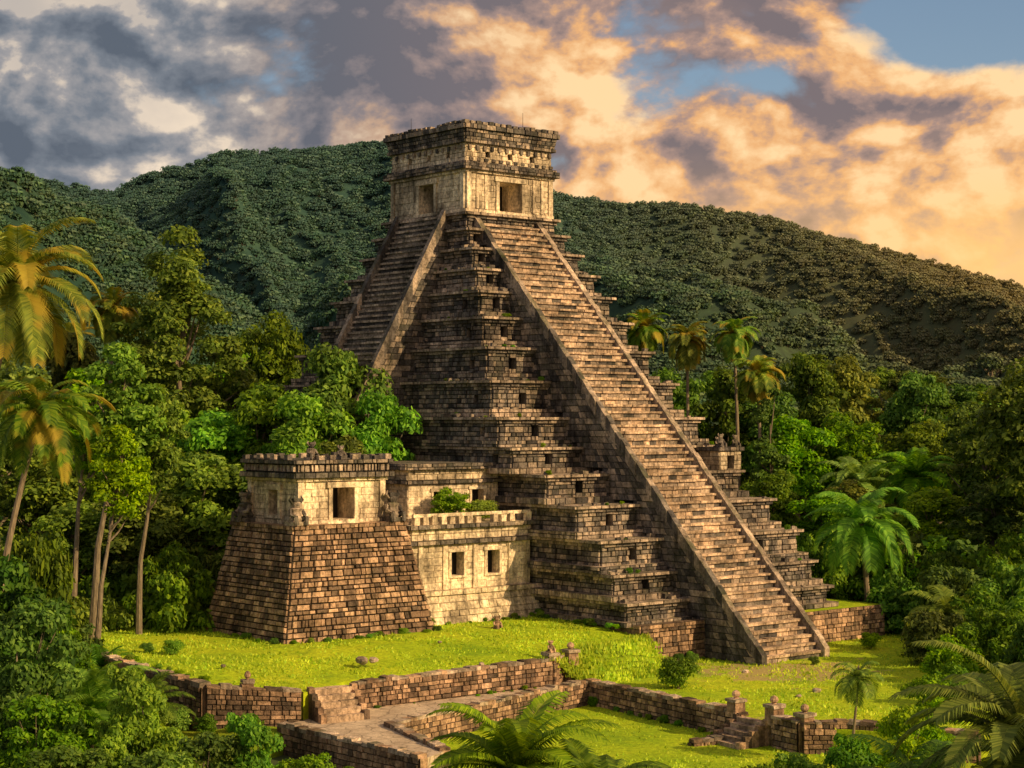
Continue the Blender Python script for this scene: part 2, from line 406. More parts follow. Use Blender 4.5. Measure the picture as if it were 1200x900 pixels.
band(mb,S,.2,15.2,15.55,0,rh=.35,bl=.6,dep=.06)
idol(mb,(9.4,-16.7,15.5),1.2,0); idol(mb,(11.2,-16.7,15.5),1.1,0); idol(mb,(10.3,-15.5,15.5),.9,0)
mb.obj('ledge_shrine',parent=pyr)

# ------------------------------------------------------------------ PALACE
pal=empty('stone_palace',(OX,OY,0),RZ)
mb=MB()
P0=(-22.5,-10.95,-15.5,-5)
ring(mb,exp_(P0,.9),exp_(P0,.2),2.5,4.7,m=3,rh=.55,bl=1.3,dep=.07,gap=.03,sides='FL')
ring(mb,exp_(P0,.38),exp_(P0,.38),4.7,5.1,m=3,rh=.4,bl=1.3,dep=.07,sides='FL',under=True)
ring(mb,P0,P0,5.1,8.5,m=3,cap=False,ops={'F':[(3.7,4.9,1.0,2.8),(7.2,8.4,1.0,2.8)]},frame=(.22,.09),rec=.8,rh=.5,bl=1.1,dep=.05,gap=.02,sides='FL')
for x in (-21.9,-19.6,-16.7,-13.2,-11.5): mb.box(x,x+.45,-15.66,-15.4,5.1,8.5,3,.01)
ring(mb,exp_(P0,.35),exp_(P0,.35),8.5,8.85,m=0,rh=.35,bl=.7,dep=.08,sides='FL',under=True)
ring(mb,exp_(P0,.08),exp_(P0,.08),8.85,9.7,m=3,rh=.42,bl=.7,dep=.06,sides='FL')
ring(mb,exp_(P0,.45),exp_(P0,.45),9.7,10.05,m=0,rh=.35,bl=.7,dep=.08,sides='FL',under=True,capm=3)
merlons(mb,(-22.4,-11.,-15.8,-5),10.03,.5,.62,.4,.9,3)
mb.box(-22.4,-11,-15.7,-15.45,10.6,10.85,3,.01)
U=(-19.9,-10.95,-11.6,-4)
ring(mb,U,U,10.0,12.9,m=3,cap=False,ops={'F':[(2.4,3.4,.9,2.3),(6.2,7.4,.9,2.4)]},frame=(.2,.08),rec=.6,rh=.5,bl=1.1,dep=.05,gap=.02,sides='FL')
ring(mb,exp_(U,.3),exp_(U,.3),12.9,13.2,m=0,rh=.35,bl=.7,dep=.08,sides='FL',under=True)
ring(mb,U,U,13.2,14.0,m=3,rh=.42,bl=.8,dep=.06,sides='FL')
ring(mb,exp_(U,.45),exp_(U,.45),14.0,14.5,m=0,rh=.25,bl=.7,dep=.08,sides='FL',under=True)
mb.obj('walls',parent=pal)

# ------------------------------------------------------------------ WATCHTOWER
tw=empty('guard_tower_temple',(-15.42,122.2,0),RZ)
mb=MB()
ring(mb,(0,12.9,0,10.9),(1.85,11.4,1.75,9.9),2.2,10.2,m=5,rh=.38,bl=.6,dep=.16,gap=.07,rj=.28)
TR=(1.8,11.45,1.7,9.95)
band(mb,TR,.1,10.2,10.5,5,rh=.3,bl=.6,dep=.1)
Q=(2.7,10.2,2.7,9.0)
ring(mb,exp_(Q,.12),exp_(Q,.12),10.48,10.8,m=3,rh=.32,bl=1,dep=.05)
ring(mb,Q,Q,10.5,13.5,m=3,cap=False,ops={'F':[(2.9,4.8,.15,2.55)],'L':[(2.8,4.0,.6,2.4)]},frame=(.32,.12),rec=2.,rh=.5,bl=1.,dep=.05,gap=.02)
for x in (2.68,9.74): mb.box(x,x+.48,2.54,2.8,10.8,13.5,3,.01)
mb.box(2.54,2.75,8.5,9.0,10.8,13.5,3,.01)
band(mb,Q,.2,13.5,13.75,3,rh=.25,bl=.8,dep=.06)
band(mb,Q,.5,13.75,14.15,0,rh=.4,bl=.6,dep=.08)
ring(mb,exp_(Q,.22),exp_(Q,.22),14.15,14.75,m=9,rh=.6,bl=.35,dep=.14,gap=.14)
band(mb,Q,.45,14.75,15.05,0,rh=.3,bl=.6,dep=.08)
merlons(mb,exp_(Q,.38),15.03,.5,.36,.4,1.0,0)
idol(mb,(4.2,3.2,15.05),1.3); idol(mb,(7.,3.6,15.05),1.0)
idol(mb,(2.25,2.15,10.5),2.0); idol(mb,(10.6,2.2,10.5),2.2); idol(mb,(10.8,4.2,10.5),1.7,0,(1,0)); idol(mb,(2.1,8.6,10.5),2.2,0,(-1,0))
mb.obj('body',parent=tw)

# ------------------------------------------------------------------ TERRAIN PIECES
def nn(x,y): return (x-OX)*.643-(y-OY)*.766
def zlawn(x,y): return 2.6-min(1,max(0,(nn(x,y)-22)/10))+ .05*math.sin(x*.6)*math.cos(y*.5)
def poly(name,pts,zf,step,mat,skirt=None):
    bm=bmesh.new(); bm.faces.new([bm.verts.new((x,y,0)) for x,y in pts])
    xs=[p[0] for p in pts]; ys=[p[1] for p in pts]
    for ax,(lo,hi) in ((0,(min(xs),max(xs))),(1,(min(ys),max(ys)))):
        c=lo+step
        while c<hi:
            co=(c,0,0) if ax==0 else (0,c,0); no=(1,0,0) if ax==0 else (0,1,0)
            bmesh.ops.bisect_plane(bm,geom=bm.verts[:]+bm.edges[:]+bm.faces[:],plane_co=co,plane_no=no); c+=step
    for v in bm.verts: v.co.z=zf(v.co.x,v.co.y)
    if skirt is not None:
        be=[e for e in bm.edges if e.is_boundary]
        r=bmesh.ops.extrude_edge_only(bm,edges=be)
        for g in r['geom']:
            if isinstance(g,bmesh.types.BMVert): g.co.z=skirt
    bmesh.ops.recalc_face_normals(bm,faces=bm.faces)
    me=bpy.data.meshes.new(name); bm.to_mesh(me); bm.free(); me.materials.append(mat)
    o=bpy.data.objects.new(name,me); sc.collection.objects.link(o); return o
EdgeU=L2W(-10.9,27.9); EdgeB=L2W(-10.9,-20)
UL=[(-25.7,116),(-17.7,105),(-12.4,106.9),(-10.3,111.1),(2.3,120.8),(3.84,124.2),(7.6,127.8),EdgeU,EdgeB,(-46,160),(-40,136)]
poly('lawn',UL,zlawn,3,LAWN,-1.6)
RL=[(5.1,122.7),(14,108.6),(15.4,106.4),(17.8,104.2),(26,101.3),(48,118),(60,175),(10,175),(7,130),(3,124)]
poly('lawn',RL,lambda x,y:.04*math.sin(x*.5)*math.cos(y*.4),3,LAWND,-1.6)
GL=[(-8,106),(-4,92),(0,70),(30,70),(26,101),(17,104),(14,109),(5,123)]
poly('garden_lawn',GL,lambda x,y:-1.37+.04*math.sin(x*.5)*math.cos(y*.7),3,LAWN)
EM=[(-12.2,106.3),(-17.8,104.3),(-26.4,115.8),(-31,124),(-36,122),(-30,108),(-20,98),(-13.6,103)]
poly('embankment',EM,lambda x,y:-.2+.25*math.sin(x*.7)*math.cos(y*.6),2.5,LAWNS,-1.6)
bm=bmesh.new()
top=[(2.3,120.8),(3.84,124.2),(7.6,127.8),EdgeU]; bot=[(5.0,122.6),(8.2,124.2),(11.2,127.4),(11.6,130.6)]
rows=[]
for j in range(9):
    t=j/8; row=[]
    for i in range(25):
        f=i/24*3; k=min(2,int(f)); f-=k
        a=V(top[k]).lerp(V(top[k+1]),f); b_=V(bot[k]).lerp(V(bot[k+1]),f)
        p=a.lerp(b_,t); s=1-(t*t*(3-2*t))
        row.append(bm.verts.new((p.x,p.y,.0+(zlawn(a.x,a.y)+.12)*s+.08*math.sin(i*1.3+j))))
    rows.append(row)
SLOPE=[tuple(v.co) for r_ in rows for v in r_]
for j in range(8):
    for i in range(24): bm.faces.new((rows[j][i],rows[j+1][i],rows[j+1][i+1],rows[j][i+1])).smooth=True
me=bpy.data.meshes.new('grass_slope'); bm.to_mesh(me); me.materials.append(LAWNS)
sc.collection.objects.link(bpy.data.objects.new('grass_slope',me))
m,n,b=new_mat('worn_path'); g=n.new('ShaderNodeNewGeometry')
f=n.noise(g.outputs['Position'],.6,6,.65); f2=n.noise(g.outputs['Position'],6,5,.7)
vo=n.new('ShaderNodeTexVoronoi'); vo.feature='DISTANCE_TO_EDGE'; vo.inputs['Scale'].default_value=1.0; n.put(vo.inputs['Vector'],g.outputs['Position'])
c=n.ramp(f,[(.35,(.40,.32,.24)),(.65,(.64,.53,.40))]); c=n.mix(1,c,n.ramp(f2,[(.3,.75),(.7,1.15)]),'MULTIPLY')
c=n.mix(1,c,n.ramp(vo.outputs[0],[(0,.45),(.05,1.)]),'MULTIPLY')
n.put(b.inputs['Base Color'],c); b.inputs['Roughness'].default_value=.95
bp=n.new('ShaderNodeBump'); bp.inputs['Distance'].default_value=.06; n.put(bp.inputs['Height'],f2); n.put(b.inputs['Normal'],bp.outputs[0]); PATH=m
PP=[(6.0,124.6),(2.3,122.7),(-9.3,111.2),(-11.6,108.6),(-13.4,105),(-10.6,101.2),(-4.7,94.6),(-3.6,97.),(-7.2,105.),(5.1,122.2)]
poly('path',PP,lambda x,y:.05,3,PATH,-1.5)

def polywall(name,pts,th=.6,m=5,rh=.3,bl=.5):
    mb=MB()
    for (a,b_) in zip(pts[:-1],pts[1:]):
        A=V((a[0],a[1],0)); B=V((b_[0],b_[1],0)); d=(B-A).normalized(); p=V((d.y,-d.x,0))*(th/2)
        za,zb=a[2],b_[2]; qa,qb=a[3],b_[3]
        f=lambda P,s,z: P+p*s+V((0,0,z))
        patch(mb,f(A,1,qa),f(B,1,qb),f(B,1,zb),f(A,1,za),m,rh=rh,bl=bl,dep=.1)
        patch(mb,f(B,-1,qb),f(A,-1,qa),f(A,-1,za),f(B,-1,zb),m,rh=rh,bl=bl,dep=.1)
        for E,o in ((A,-1),(B,1)):
            z,q=(za,qa) if o<0 else (zb,qb); e=d*.12*o
            Pq=[f(E,1,q)+e,f(E,-1,q)+e,f(E,-1,z)+e,f(E,1,z)+e]
            if o<0: Pq=Pq[::-1]
            mb.quad(*Pq,m)
        Lw=(B-A).length; s=0.
        while s<Lw-.02:
            e=min(s+random.uniform(.4,1.0),Lw)
            if Lw-e<.3:e=Lw
            z0=za+(zb-za)*s/Lw; z1=za+(zb-za)*e/Lw; o=random.uniform(.1,.28)
            P=[]
            for dz in (-.02,o):
                for ss,zz,sg in ((s+.015,z0,1.25),(e-.015,z1,1.25),(e-.015,z1,-1.25),(s+.015,z0,-1.25)):
                    P.append(A+d*ss+p*(sg+random.uniform(-.12,.12))+V((0,0,zz+dz+random.uniform(-.03,.03))))
            mb.hexa(P,m if random.random()<.4 else 9); s=e
    return mb.obj(name)
def post(mb,x,y,z,h,w=.8,m=5,top=0):
    mb.box(x-w/2,x+w/2,y-w/2,y+w/2,z,z+h,m,.03); mb.box(x-w*.6,x+w*.6,y-w*.6,y+w*.6,z+h,z+h+.2,9,.03)
    mb.box(x-w*.58,x+w*.58,y-w*.58,y+w*.58,z-.1,z+.2,m,.03)
    if top==1: idol(mb,(x,y,z+h+.2),.8,m)
    else: mb.lathe((x,y,z+h+.2),[(.2*w,0),(.16*w,.05),(.3*w,.16),(.33*w,.28),(.24*w,.42),(.06*w,.5)],m,10)
polywall('retaining_wall',[(-30,124,2.5,-1.5),(-25.9,116,2.5,-1.5),(-17.9,104.9,2.3,-1.5),(-12.6,106.9,1.75,-1.5)])
polywall('retaining_wall',[(-9.7,111.0,1.6,-.2),(2.5,120.9,1.7,-.2),(3.3,122.6,1.8,-.2)])
polywall('retaining_wall',[(-7.2,105.,.12,-1.5),(5.2,122.2,.12,-1.5)])
polywall('retaining_wall',[(5.2,122.3,.12,-1.5),(14,108.6,.12,-1.5)])
polywall('retaining_wall',[(15.6,106.1,.35,-1.5),(16.8,104.2,.35,-1.5),(19.5,104.4,.3,-1.5),(26.2,101.2,.2,-1.5)],th=.7)
polywall('stone_kerb',[(-3.6,97.,.1,-1.5),(-7.2,105.,.1,-1.5)],th=.5)
polywall('stone_kerb',[(-4.7,94.6,.12,-1.5),(-10.6,101.2,.12,-1.5),(-13.4,104.6,.12,-1.5)],th=.5)
polywall('stone_kerb',[(10.6,106.4,-1.2,-1.6),(13.,107.4,-1.1,-1.6)],th=.5)
def steps(name,top,dirv,wv,width,n,rise,run,ztop):
    mb=MB(); d=V((*dirv,0)).normalized(); w=V((*wv,0)).normalized()
    for k in range(n):
        z=ztop-k*rise; s=0
        while s<width-.01:
            e=min(s+random.uniform(.5,1.),width)
            if width-e<.3:e=width
            A=V((*top,0))+w*(s+.01); B=V((*top,0))+w*(e-.01)
            q=[A+d*(k*run-.3),B+d*(k*run-.3),B+d*((k+1)*run),A+d*((k+1)*run)]
            j=random.uniform(-.02,.02)
            mb.hexa([p+V((0,0,z-rise*1.5)) for p in q]+[p+V((0,0,z+j)) for p in q],7); s=e
    for sg in (-.2,width+.2):
        A=V((*top,0))+w*sg
        for k in range(n):
            q=[A-w*.18+d*(k*run),A+w*.18+d*(k*run),A+w*.18+d*((k+1)*run),A-w*.18+d*((k+1)*run)]
            mb.hexa([p+V((0,0,ztop-n*rise-.3)) for p in q]+[p+V((0,0,ztop-k*rise+.15)) for p in q],5)
    mb.obj(name)
steps('garden_steps',(13.95,108.6),(-.85,-.53),(.53,-.85),2.3,5,.28,.5,.0)
steps('lawn_steps',(-12.,107.9),(.45,-.89),(.75,.5),2.5,5,.33,.5,1.75)
for x,y,z,h,t in ((2.6,121.3,0,2.0,1),(4.0,122.8,0,2.0,0),(13.6,109.1,0,.8,0),(15.5,106.3,0,.9,0),(17.,104.4,0,.7,0)):
    mb=MB(); post(mb,0,0,0,h,top=t); mb.obj('stone_post',loc=(x,y,z),rz=rad(35))
mb=MB(); post(mb,0,0,0,.4,.6); mb.obj('stone_post',loc=(-15.6,106.0,2.0),rz=rad(20))
mb=MB(); idol(mb,(0,0,0),1.0,5); mb.obj('stone_idol',loc=(-1.1,131.5,2.55),rz=rad(30))
def rock(name,loc,s,seed):
    r=random.Random(seed); bm=bmesh.new(); bmesh.ops.create_icosphere(bm,subdivisions=2,radius=1)
    for v in bm.verts: v.co*=r.uniform(.75,1.1); v.co.z*=.7; v.co.x*=1.2
    me=bpy.data.meshes.new(name); bm.to_mesh(me); bm.free(); me.materials.append(LEDGE)
    o=bpy.data.objects.new(name,me); sc.collection.objects.link(o); o.location=loc; o.scale=(s,s,s); o.rotation_euler=(0,0,r.uniform(0,6))
for i,(x,y,z,s) in enumerate(((-9.6,114.8,2.4,.42),(-8.9,115.2,2.4,.3),(20,118,0,.3),(18.5,116,0,.2),(24,121,0,.3),(16.5,127,0,.25),(-2,117.6,1.85,.2),(9,117,0,.2),(-18,112,2.5,.18),(-5,124,2.5,.16))): rock('boulder',(x,y,z+s*.3),s,i)

# ------------------------------------------------------------------ GROUND + MOUNTAINS
def fade(t): return t*t*t*(t*(t*6-15)+10)
_r=np.random.RandomState(3); TAB=_r.rand(512,512)
def vnoise(x,y):
    xi=np.floor(x).astype(int); yi=np.floor(y).astype(int); fx=fade(x-xi); fy=fade(y-yi)
    a=TAB[xi%512,yi%512];b=TAB[(xi+1)%512,yi%512];c=TAB[xi%512,(yi+1)%512];d=TAB[(xi+1)%512,(yi+1)%512]
    return (a*(1-fx)+b*fx)*(1-fy)+(c*(1-fx)+d*fx)*fy
def fbm(x,y,o=5,g=.5):
    s=0;a=1;t=0
    for i in range(o): s=s+a*vnoise(x*2**i+17*i,y*2**i+31*i); t+=a; a*=g
    return s/t
rx=[-1500,-420,-329,-296,-257,-236,-181,-148,-110,-82,-55,-22,27,55,82,126,164,197,219,252,274,301,329,430,1500]
rz=[240,182,184,180,172,181,191,193,196,201,204,190,172,168,161,155,146,136,134,126,117,109,103,78,50]
def ridged(x,y,o=4):
    s=0;a=1;t=0
    for i in range(o): s=s+a*(1-np.abs(2*vnoise(x*2**i+5*i,y*2**i+9*i)-1)); t+=a; a*=.42
    return s/t
def hm(x,y):
    wx=x+70*(fbm(x/160,y/160,3)-.5)+.35*(y-800); wy=y+120*(fbm(x/200+9,y/200,3)-.5)
    t=np.clip((wy-360)/(1150-360),0,1); R=np.interp(x,rx,rz)
    beyond=np.clip((y-1150)/600,0,1)
    h=R*(t**1.15)*(1-.7*beyond)
    val=1-ridged(wx/130+.3,wy/420,4)
    w=np.clip(t*3,0,1)*np.clip((1.02-t)*4,0.05,1)
    h=h-150*val*w*(R/170)
    h2=np.interp(x,[-600,-320,-228,-190,-152,-114,-60,0],[230,165,140,122,99,70,20,-10])
    hh=(h2+12-44*(1-ridged(x/70,y/200,3)))*np.exp(-((y-790-.4*x)/150)**2)-4
    h=np.maximum(h,hh)
    h3=np.interp(x,[-200,100,200,300,500],[10,40,52,60,70])
    h3=(h3-22*(1-ridged(x/60+4,y/120,3)))*np.exp(-((y-560)/110)**2)-5
    h=np.maximum(h,h3)
    return h
def hmf(x,y): return hm(x,y)-2.5
xs=np.arange(-700,700,5.); ys=np.arange(330,1500,5.)
X,Y=np.meshgrid(xs,ys); Z=hmf(X,Y); ny,nx=X.shape
me=bpy.data.meshes.new('mountains')
me.vertices.add(nx*ny); me.vertices.foreach_set('co',np.stack([X,Y,Z],-1).ravel())
idx=np.arange(nx*ny).reshape(ny,nx)
q=np.stack([idx[:-1,:-1],idx[:-1,1:],idx[1:,1:],idx[1:,:-1]],-1).reshape(-1,4)
me.loops.add(q.size); me.loops.foreach_set('vertex_index',q.ravel())
me.polygons.add(len(q)); me.polygons.foreach_set('loop_start',np.arange(0,q.size,4)); me.polygons.foreach_set('loop_total',np.full(len(q),4))
me.polygons.foreach_set('use_smooth',np.ones(len(q),bool))
me.update(); me.validate()
m,n,b=new_mat('hazed_forested_mountain'); g=n.new('ShaderNodeNewGeometry'); pos=g.outputs['Position']
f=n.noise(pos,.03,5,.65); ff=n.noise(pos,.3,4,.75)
c=n.ramp(f,[(.32,(.012,.036,.018)),(.68,(.04,.075,.026))]); c=n.mix(1,c,n.ramp(ff,[(.3,.4),(.7,1.3)]),'MULTIPLY')  # ground colour kept dark to stand in for shade between the crowns
n.put(b.inputs['Base Color'],haze_tint(n,pos,c,.5)); b.inputs['Roughness'].default_value=1; b.inputs['Specular IOR Level'].default_value=0  # distance haze painted into the mountain colour, weaker than on the crowns
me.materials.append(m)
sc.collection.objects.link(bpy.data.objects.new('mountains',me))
m,n,b=new_mat('jungle_floor'); g=n.new('ShaderNodeNewGeometry')
n.put(b.inputs['Base Color'],n.ramp(n.noise(g.outputs['Position'],.3,5,.6),[(.35,(.02,.03,.01)),(.65,(.05,.085,.02))])); b.inputs['Roughness'].default_value=1
mb=MB(); mb.quad((-4000,-500,-1.45),(4000,-500,-1.45),(4000,6000,-1.45),(-4000,6000,-1.45)); mb.obj('ground',[m])

# ------------------------------------------------------------------ VEGETATION
def rv(rs,k):
    v=rs.normal(size=(k,3)); return v/np.linalg.norm(v,axis=1,keepdims=True)
def leaves(rs,cent,rad_,nl,size,squash=.75,droop=0.):
    out=[]
    cnt=(np.array(rad_)**2); cnt=(cnt/cnt.sum()*nl).astype(int)
    for c,r,k in zip(cent,rad_,cnt):
        if k<1: continue
        d=rv(rs,k); d[:,2]=np.where(d[:,2]<-.35,-d[:,2],d[:,2])
        p=np.array(c)+d*(r*(.4+.75*rs.rand(k,1)**.8))*np.array([1,1,squash])
        nr=d*.9+rv(rs,k)*.8+np.array([0,0,.35]); nr/=np.linalg.norm(nr,axis=1,keepdims=True)
        a=np.cross(nr,rv(rs,k)); a/=np.linalg.norm(a,axis=1,keepdims=True)+1e-6
        a[:,2]-=droop; b_=np.cross(nr,a)
        s=size*(.5+1.*rs.rand(k,1))
        out.append(np.stack([p-a*s,p+b_*s*.5-a*s*.1,p+a*s,p-b_*s*.5-a*s*.1],1))
    return np.concatenate(out)
def tree_mesh(name,seed,H=20,R=5,cb=.35,ncl=46,nl=14000,size=.24,mat=LEAF,tr=.35,cr=(.2,.36),squash=.75,lean=0,droop=0.,exps=.45,shape=1.):
    rs=np.random.RandomState(seed); mb=MB()
    zc=H*(cb+1)/2; rzv=H*(1-cb)/2
    cent=[];rr=[]
    for i in range(ncl):
        d=rv(rs,1)[0]; q=rs.rand()**exps
        r=R*rs.uniform(*cr)
        taper=1.-(shape-1)*max(0,d[2])*.5
        cent.append(np.array([d[0]*(R-r)*q*taper+lean,d[1]*(R-r)*q*taper,zc+d[2]*(rzv-r*squash)*q])); rr.append(r)
    pts=[(0,0,-.5)]
    for k in range(1,7):
        t=k/6; pts.append((lean*t**1.5+.12*R*.3*math.sin(k*2+seed),.15*math.cos(k*1.7+seed),H*.82*t))
    mb.tube(pts,[tr*(1.25-1.1*k/6) for k in range(7)],1,8)
    order=rs.permutation(ncl)[:18]
    for i in order:
        c=cent[i]; zs=max(H*max(cb,.06)*.75,c[2]-R*.9*rs.uniform(.5,1)); t=max(.02,min(.95,zs/(H*.82)))
        st=V((lean*t**1.5,0,t*H*.82)); en=V(c); mid=st.lerp(en,.5)+V((0,0,-.08*R))
        mb.tube([st,mid,en],[tr*.42,tr*.26,tr*.08],1,5)
    L=leaves(rs,cent,rr,nl,size,squash,droop)
    k0=len(mb.v); nv=L.reshape(-1,3).tolist(); mb.v+=[tuple(p) for p in nv]
    nf_=len(L); mb.f+=[(k0+4*i,k0+4*i+1,k0+4*i+2,k0+4*i+3) for i in range(nf_)]; mb.m+=[0]*nf_
    return mb.mesh(name,[mat,BARK])
TA=tree_mesh('broad_a',1,ncl=60,cr=(.13,.33)); TB=tree_mesh('broad_b',2,mat=LEAFB,ncl=60,cr=(.13,.34)); TC=tree_mesh('broad_c',3,mat=LEAFO,ncl=64,cr=(.14,.30),cb=.3)
D1=tree_mesh('far_a',21,nl=4500,size=.36,ncl=44); D2=tree_mesh('far_b',22,nl=4500,size=.36,mat=LEAFO,ncl=50); D3=tree_mesh('far_c',23,nl=4500,size=.36,mat=LEAFB,ncl=40)
TF=tree_mesh('feathery',4,H=36,R=6.5,cb=.3,ncl=95,nl=26000,size=.22,mat=LEAFO,tr=.5,cr=(.12,.26),exps=.42,shape=1.5)
TS=tree_mesh('slender',5,H=24,R=3.4,cb=.6,ncl=44,nl=10000,size=.19,mat=LEAFB,tr=.3,cr=(.16,.34),lean=2.2,exps=.6)
TD=tree_mesh('conical',6,H=22,R=2.4,cb=.1,ncl=50,nl=9000,size=.2,mat=LEAF,cr=(.25,.4),tr=.25)
SA=tree_mesh('shrub_a',7,H=6,R=3.6,cb=.05,ncl=50,nl=9000,size=.17,mat=LEAFB,tr=.12,cr=(.13,.32))
SB=tree_mesh('shrub_b',8,H=6,R=3.6,cb=.05,ncl=50,nl=9000,size=.17,mat=LEAF,tr=.12,cr=(.14,.32))
SU=tree_mesh('under_a',18,H=6,R=3.6,cb=.05,ncl=36,nl=3600,size=.27,mat=LEAF,tr=.12,cr=(.16,.34))
SG=tree_mesh('shrub_fg',9,H=8,R=3.4,cb=.1,ncl=66,nl=17000,size=.125,mat=LEAFB,tr=.12,cr=(.1,.26),exps=.5)
SH=tree_mesh('shrub_fg_b',19,H=8,R=3.4,cb=.1,ncl=50,nl=14000,size=.16,mat=LEAF,tr=.12,cr=(.1,.3),exps=.55)
BU=tree_mesh('round_bush',10,H=2.6,R=1.7,cb=-.1,ncl=40,nl=7000,size=.09,mat=LEAFB,tr=.08,cr=(.3,.42),exps=.5)

def inst(name,me,loc,s,parent=None,rz=None):
    o=bpy.data.objects.new(name,me); sc.collection.objects.link(o)
    o.location=loc; o.scale=s; o.rotation_euler=(0,0,random.uniform(0,6.28) if rz is None else rz)
    if parent: o.parent=parent
    return o
# mountain forest canopy, instanced on point meshes
rs=np.random.RandomState(11); mf=empty('mountain_forest')
for v_ in range(5):
    K=5200; y=np.sqrt(rs.uniform(370**2,1220**2,K)); x=rs.uniform(-.33,.33,K)*y
    R=(3.4,4.2,5.0,3.8,2.9)[v_]
    z=hmf(x,y)-R*.75-rs.rand(K)*R*.4
    pm=bpy.data.meshes.new('canopy_points'); pm.vertices.add(K); pm.vertices.foreach_set('co',np.stack([x,y,z],-1).ravel()); pm.update()
    po=bpy.data.objects.new('canopy_points',pm); sc.collection.objects.link(po); po.instance_type='VERTS'; po.parent=mf
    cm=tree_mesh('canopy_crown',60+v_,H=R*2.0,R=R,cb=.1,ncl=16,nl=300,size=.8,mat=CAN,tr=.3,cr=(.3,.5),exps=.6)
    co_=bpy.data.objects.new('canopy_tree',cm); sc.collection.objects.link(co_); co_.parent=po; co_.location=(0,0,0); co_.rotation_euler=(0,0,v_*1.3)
def tree(me,x,y,h,r,name='broadleaf_tree',z=-1.4,H0=20,R0=5,rz=None): return inst(name,me,(x,y,z),(r/R0,r/R0,(h-z)/H0),rz=rz)
inst('feathery_tree',TF,(-31.2,168,-1.4),(1.1,1.1,1.05)); inst('feathery_tree',TF,(-36,178,-1.4),(.8,.8,.9))
inst('slender_tree',TS,(-29.5,125,-1),(1,1,1.02),rz=.1); inst('slender_tree',TS,(-28.2,121,-1),(.75,.75,.78),rz=.3); inst('slender_tree',TS,(-32,130,-1),(.9,.9,.95),rz=1.2); inst('slender_tree',TS,(-26.8,128,-1),(.8,.8,.9),rz=-.6)
for a in [(TA,-25,188,30.5,5),(TB,-14.4,151.5,25.2,5.2),(TB,-10.6,148.2,21.2,3.8),(TB,-21.4,152,22,5),(TB,-16.6,146.5,21,4.6),(TB,-25.5,151,19.5,5),
          (TB,-14.2,143.2,17.2,4.2),(TB,-24.7,141,16,5),(TA,-28.5,138,13.5,4.5),(TA,-19.5,143,15.5,4.6),(TC,-43.7,178,28,6),(TA,-46,160,25,6),
          (TA,-38,202,26.5,7),(TB,-31,205,27,6.5),(TB,-36,170,21,6),(TB,-31,158,20,5.5),(TA,-38,148,17,5.5),(TB,-34.5,140,12,4.5),(TA,-27,172,24,5),
          (TC,-45,140,20,5),(TA,-20,195,24,6),(TA,-40,128,12,4.5),(TB,-30.4,147,17,4.5)]: tree(*a)
for a in [(TD,25.4,176,21.5,2.4)]: tree(*a,name='conical_tree',H0=22,R0=2.4)
for a in [(TC,38.3,230,27.6,6),(TC,45,236,27.5,6),(TB,52,230,25,5.2),(TA,56.5,220,21,5.5),(TA,46.5,160,24.5,5.5),(TC,45.5,172,20,5),(TA,19,212,25,5.5),(TC,25,210,25,5.5),
          (TB,31,195,19,5),(TA,37,198,19.5,5),(TB,43,190,18.5,5),(TB,24.8,171,13.5,3.8),(TB,28.8,167,11.8,4),(TC,34,176,12.5,4.5),(TB,39,168,12,4.5),(TC,44,164,12.5,4.5),
          (TA,50,185,19,5),(TA,15,205,23,5),(TA,30,208,22,5),(TC,60,205,19,5),(TA,47,150,15,4.5),(TC,9,215,22,5)]: tree(*a)
def shrub(me,x,y,h,r,z=-1.4,name='shrub',H0=6): return inst(name,me,(x,y,z),(r/3.6,r/3.6,(h-z)/H0))
for a in [(SA,-24.5,131,9,3.8),(SB,-30.6,115,12.2,3.2),(SB,-33,118,11,3.6),(SA,-27,137,8,4),(SB,-22,139,9,4),(SA,-36,126,9,4),(SB,-31,130,6,4),(SB,-29.5,119.5,5,2.6),
          (SA,-17,141,8,4),(SB,-32,110,7,3.5),(SA,-14.5,139,9,3),
          (SB,24.5,160,9,3.8),(SA,29,162,8.5,4),(SA,34,160,7,4),(SB,38.5,156,7.5,4),(SA,41.5,150,8.6,4),(SB,36.5,146,6.8,4),(SA,43.5,143,7.5,4),(SA,32.5,150.5,5.5,3.5),
          (SB,31.2,131,4.6,3.2),(SA,35,134,5.5,3.6),(SB,33.5,124,5.6,3.2),(SB,39,138,8,4),(SA,38,128,7,4),(SA,30.,122,3.4,2.6),(SA,27.6,112,2.8,2.2),(SB,35,117,6,3.4)]: shrub(*a)
inst('shrub',SA,(*L2W(-17.3,13.6),10.0),(.6,.45,.46)); inst('shrub',BU,(*L2W(-14.6,13.8),10.0),(1.2,.9,.75))
inst('round_bush',BU,(11.1,119.5,-.1),(1,1,1))
for (px_,py_,s) in ((13.2,131.6,.35),(-6.,134.2,.3),(-24.,118,.35),(-22,117,.5),(22,131,.3),(28,140,.6)): inst('shrub',BU,(px_,py_,0 if px_>9 else 2.5),(s,s,s))
for i,(x,y,s) in enumerate(((-27.8,117,.8),(-26,113,.75),(-24.6,111.5,.6),(-22.6,109.2,.7),(-21,107,.55),(-19.6,105,.6),(-17.6,103.3,.5),(-16.,103.6,.4),(-14.8,104.3,.35),(-23.5,107.5,.8),(-20.5,103.5,.7))):
    inst('shrub',BU if i%2 else SA,(x,y,-.4),(s,s,s*1.1) if i%2 else (s*.45,s*.45,s*.5))
we=empty('weeds'); rs=random.Random(9)
